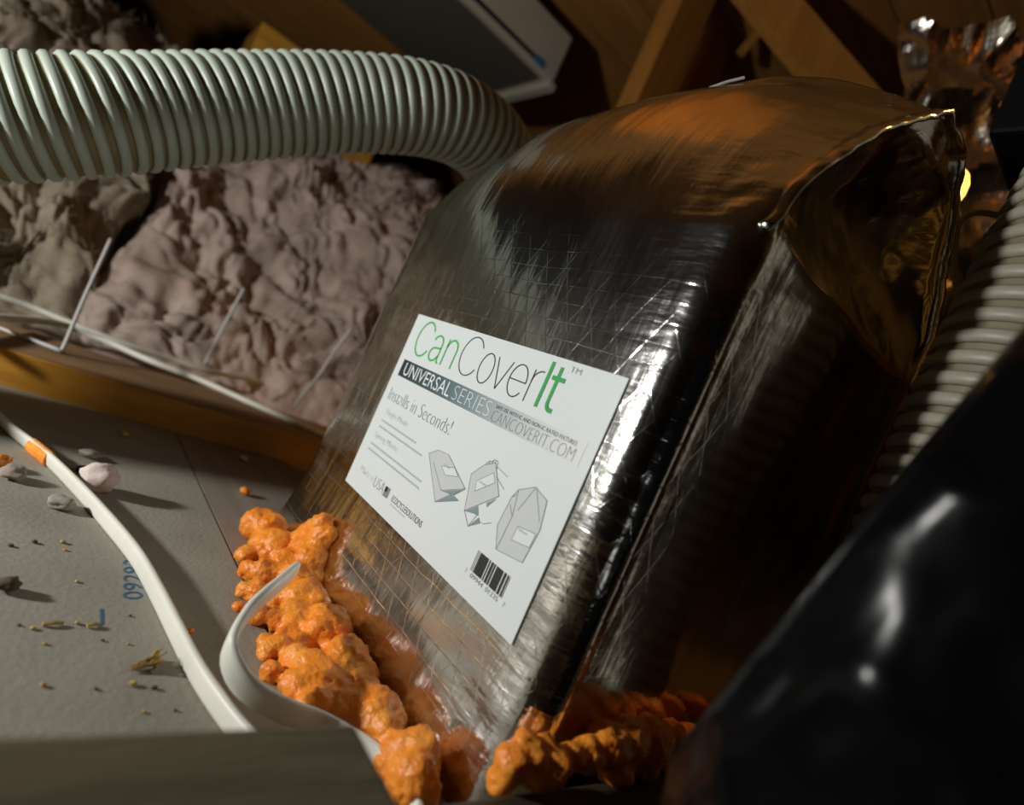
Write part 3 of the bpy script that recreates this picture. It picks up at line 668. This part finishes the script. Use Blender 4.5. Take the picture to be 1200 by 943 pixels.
for i, (x, y, r0, mt) in enumerate([(40, 636, .0022, 'dirt'), (12, 640, .0020, 'dirt'), (73, 636, .0022, 'straw'), (90, 731, .0018, 'straw'), (38, 737, .0018, 'straw'), (52, 755, .0013, 'straw'), (120, 751, .0012, 'dirt'), (155, 803, .0024, 'straw'), (180, 807, .0020, 'dirt'),
                                    (50, 804, .0018, 'straw'), (168, 835, .0013, 'straw'), (152, 722, .0012, 'dirt'), (90, 682, .0016, 'straw'), (150, 755, .0012, 'straw'), (205, 833, .0012, 'dirt'), (112, 808, .0013, 'dirt'), (297, 678, .0016, 'straw'), (222, 741, .003, 'foam'), (76, 645, .0014, 'foam'), (22, 733, .0012, 'dirt')]):
    lump('crumb', {'dirt': 'tiny dark brown crumb scattered on the grey drywall', 'straw': 'tiny straw-coloured crumb scattered on the grey drywall', 'foam': 'tiny orange foam crumb scattered on the grey drywall'}[mt], 'debris', onz(x, y, 0), r0, M[mt], 0.6, 20 + i, 0.3, 'crumbs scattered on the drywall')
# straw tuft and slivers
tuft = empty('straw_tuft', onz(175, 782, 0)); tag(tuft, 'small tuft of straw-coloured wood fibre on the drywall', 'debris')
for i in range(26):
    a = onz(R.uniform(150, 172), R.uniform(783, 788), 0); b = onz(R.uniform(176, 190), R.uniform(772, 786), 0)
    if i % 3 == 0: a = onz(R.uniform(172, 178), R.uniform(772, 790), 0); b = onz(R.uniform(183, 189), R.uniform(768, 788), 0)
    a.z = R.uniform(0.0004, 0.002); b.z = R.uniform(0.0006, 0.007)
    mid = a.lerp(b, 0.5) + Vector((R.uniform(-.001, .001), R.uniform(-.001, .001), R.uniform(0, .002)))
    o = obj('fibre', tube([a, mid, b], circle(0.00042, 5)), M['straw'], tuft); o.matrix_parent_inverse = Matrix.Translation(-tuft.location)
for lb, a, b, mt in (('thin brown wood sliver on the drywall left of the blue mark', (50, 731), (74, 730), 'straw'), ('short reddish wood sliver touching the blue mark', (102, 733), (116, 731), 'straw')):
    tag(obj('wood_sliver', tube([onz(*a, 0.0012), onz((a[0] + b[0]) / 2, (a[1] + b[1]) / 2 - 0.6, 0.0018), onz(*b, 0.0012)], circle(0.0011, 6)), M[mt]), lb, 'debris')

# ---------------------------------------------------------------- black bag
def bag():
    bm = bmesh.new(); bmesh.ops.create_icosphere(bm, subdivisions=6, radius=1)
    c = at(1235, 930, 0.165)
    A_, B_ = at(1200, 390, 0.155), at(800, 868, 0.155)
    fn = (A_ - CAM).cross(B_ - CAM).normalized()
    if fn.dot(c - A_) > 0: fn = -fn
    fp = (A_ + B_) / 2
    for v in bm.verts:
        d = v.co.normalized()
        # squarish lumpy body
        k_ = 1 / (abs(d.x) ** 2.6 + abs(d.y) ** 2.6 + abs(d.z) ** 2.6) ** (1 / 2.6)
        p = d * k_
        q = d * 2.0
        cr_ = 1 - abs(noise.noise(q * 1.1 + Vector((4, 2, 9)))) * 2; cr2 = 1 - abs(noise.noise(q * 2.6 + Vector((1, 7, 3)))) * 2
        s = 1 + 0.045 * max(0, cr_) ** 3 + 0.02 * max(0, cr2) ** 2 + 0.03 * noise.noise(q)
        p = p * s
        v.co = c + Vector((p.x * 0.086, p.y * 0.078, p.z * 0.150))
        dd = (v.co - fp).dot(fn)
        if dd > 0: v.co -= fn * dd * 0.93
        if v.co.z < 0.0405: v.co.z = 0.0405
    return bm
tag(smooth(obj('plastic_bag', bag(), M['bag'])), 'crumpled black plastic bag standing on the dark board', 'bag')

# ---------------------------------------------------------------- background
def vpost(name, label, cat, px, py, s, wd, dp, z1, mat, z0=0.0):
    c = at(px, py, s)
    return tag(obj(name, box_bm(c.x - wd / 2, c.x + wd / 2, c.y - dp / 2, c.y + dp / 2, z0, z1, 0.003), mat), label, cat)
# black pipe
c = at(704, 95, 1.02)
tag(smooth(obj('vent_pipe', tube([Vector((c.x, c.y, 0)), Vector((c.x, c.y, 0.7)), Vector((c.x, c.y, 1.32))], circle(0.070, 32)), M['pipe'])), 'black vertical pipe rising behind the foil cover', 'pipe')
vpost('wall_stud', 'brown vertical stud right behind the black pipe', 'stud', 782, 60, 1.30, 0.06, 0.09, 1.30, M['truss'])
vpost('wall_stud', 'vertical stud carrying the diagonal brace, behind the foil cover', 'stud', 842, 40, 1.5, 0.05, 0.09, 1.30, M['truss'])
def beam(name, label, cat, a, b, wd, dp, mat, side=Vector((0, 1, 0))):
    t = (b - a).normalized(); u = (side - t * side.dot(t)).normalized(); v = t.cross(u)
    return tag(obj(name, tube([a, a.lerp(b, .5), b], [(dp / 2, wd / 2), (dp / 2, -wd / 2), (-dp / 2, -wd / 2), (-dp / 2, wd / 2)], u), mat), label, cat)
beam('diagonal_brace', 'amber diagonal brace slanting down behind the top of the foil cover', 'brace', at(835, -75, 1.14), at(1090, 228, 1.04), 0.075, 0.04, M['truss'], -fwd)
beam('thin_lath', 'thin lath leaning between the stud and the diagonal brace', 'lath', at(868, 62, 1.42), at(905, 20, 1.42), 0.02, 0.02, M['truss'], -fwd)
# flat white box hung under the roof
s0 = 1.5; c = at(648, 98, s0)
wx = empty('hanging_box', c); tag(wx, 'shallow white metal box hanging under the roof, blue-tipped slot along its side', 'box')
def wkid(n, bm, mt): o = obj(n, bm, mt, wx); return o
wkid('casing', box_bm(-0.42, 0, -0.75, 0, 0, 0.125, 0.004), M['paint'])
wkid('underside_panel', box_bm(-0.41, -0.02, -0.73, -0.03, -0.004, 0.001, 0.001), material('grey_panel', (0.07, 0.07, 0.055), 0.6))
wkid('bottom_lip', box_bm(-0.42, 0.0, -0.012, 0.012, -0.016, 0.003, 0.002), M['paint'])
wkid('slot', box_bm(-0.002, 0.0015, -0.29, -0.06, 0.012, 0.022, 0.0), M['black'])
for y in (-0.30, -0.075): wkid('slot_tip', box_bm(-0.001, 0.004, y, y + 0.03, 0.008, 0.026, 0.002), M['blue'])
for y in (-0.6, -0.12): wkid('hanger_strap', box_bm(-0.22, -0.20, y, y + 0.02, 0.12, slope(c.x - 0.21) - c.z - 0.002, 0), M['wire'])
# yellow wood end behind the insulation
c = at(318, 56, 1.62)
tag(obj('wood_block', box_bm(c.x - 0.11, c.x + 0.075, c.y - 0.05, c.y + 0.34, 0.0, c.z + 0.02, 0.004), M['pine']), 'squared yellow wood block poking up behind the insulation', 'block')
# right edge: post, black box, loop wire
c = at(1228, 300, 0.56)
post = tag(obj('wood_post', box_bm(c.x - 0.02, c.x + 0.07, c.y - 0.045, c.y + 0.045, 0.0, 0.95, 0.003), M['truss']), 'brown wood post behind the cream ribbed hose', 'post')
bx = at(1222, 140, 0.50)
tag(obj('switch_box', box_bm(bx.x - 0.024, bx.x + 0.05, bx.y - 0.03, c.y - 0.044, bx.z - 0.03, bx.z + 0.085, 0.004), M['black']), 'black plastic box fixed to the brown wood post', 'box')
wirething('loop_wire', 'pale grey wire bent in a loop beside the cream ribbed hose', [at(1122, 350, 0.50), at(1119, 310, 0.50), at(1120, 275, 0.50), at(1126, 258, 0.50), at(1140, 250, 0.50), at(1158, 250, 0.505), at(1180, 256, 0.52)], 0.0026, M['rib_cream'])
# crumpled foil sheet behind, catching the stand-in bulb
def crumple():
    bm = bmesh.new(); g = []; n = 70
    c0, c1, c2, c3 = at(1040, 480, 0.97), at(1240, 480, 0.97), at(1240, 40, 0.90), at(1040, 40, 0.90)
    uvl = bm.loops.layers.uv.new('UVMap')
    for j in range(n + 1):
        row = []
        for i in range(n + 1):
            p = c0.lerp(c1, i / n).lerp(c3.lerp(c2, i / n), j / n)
            q = p * 9
            d = (1 - abs(noise.noise(q + Vector((3, 3, 3)))) * 2) * 0.03 + (1 - abs(noise.noise(q * 2.7))) * 0.018
            row.append(bm.verts.new(p - fwd * d))
        g.append(row)
    for j in range(n):
        for i in range(n):
            f = bm.faces.new((g[j][i], g[j][i + 1], g[j + 1][i + 1], g[j + 1][i]))
            for lp in f.loops: lp[uvl].uv = (lp.vert.co.x, lp.vert.co.z)
    return bm
cf = obj('foil_sheet', crumple(), M['foil_gold']); sd = cf.modifiers.new('thick', 'SOLIDIFY'); sd.thickness = 0.001
tag(cf, 'crumpled foil sheet glinting gold behind the foil cover', 'foil')
# added bulb standing in for an amber reflection behind the cover
bp = at(1112, 222, 0.66)
bulb = empty('standin_bulb', bp); tag(bulb, 'added amber bulb standing in for a reflected glow behind the edge of the foil cover', 'bulb')
em = bpy.data.materials.new('amber_glow'); em.use_nodes = True
pb = em.node_tree.nodes['Principled BSDF']; pb.inputs['Base Color'].default_value = (1, 0.6, 0.15, 1); pb.inputs['Emission Color'].default_value = (1.0, 0.46, 0.06, 1); pb.inputs['Emission Strength'].default_value = 4.5
def lathe(prof, n=24):
    bm = bmesh.new(); rg = []
    for r0, z in prof: rg.append([bm.verts.new((r0 * math.cos(2 * math.pi * i / n), r0 * math.sin(2 * math.pi * i / n), z)) for i in range(n)])
    for a, b in zip(rg, rg[1:]):
        for i in range(n): bm.faces.new((a[i], a[(i + 1) % n], b[(i + 1) % n], b[i]))
    bm.faces.new(rg[0][::-1]); bm.faces.new(rg[-1]); bmesh.ops.recalc_face_normals(bm, faces=bm.faces); return bm
smooth(obj('glass_globe', lathe([(0.001, 0.026), (0.007, 0.024), (0.013, 0.018), (0.0165, 0.008), (0.0165, -0.002), (0.013, -0.016), (0.009, -0.028), (0.008, -0.034)]), em, bulb))
smooth(obj('bulb_base', lathe([(0.009, -0.033), (0.0095, -0.036), (0.009, -0.039), (0.0095, -0.042), (0.009, -0.052)]), M['wire'], bulb))
smooth(obj('socket', lathe([(0.014, -0.046), (0.016, -0.05), (0.016, -0.085), (0.006, -0.09), (0.0035, -0.12), (0.0035, -bp.z)]), M['black'], bulb))
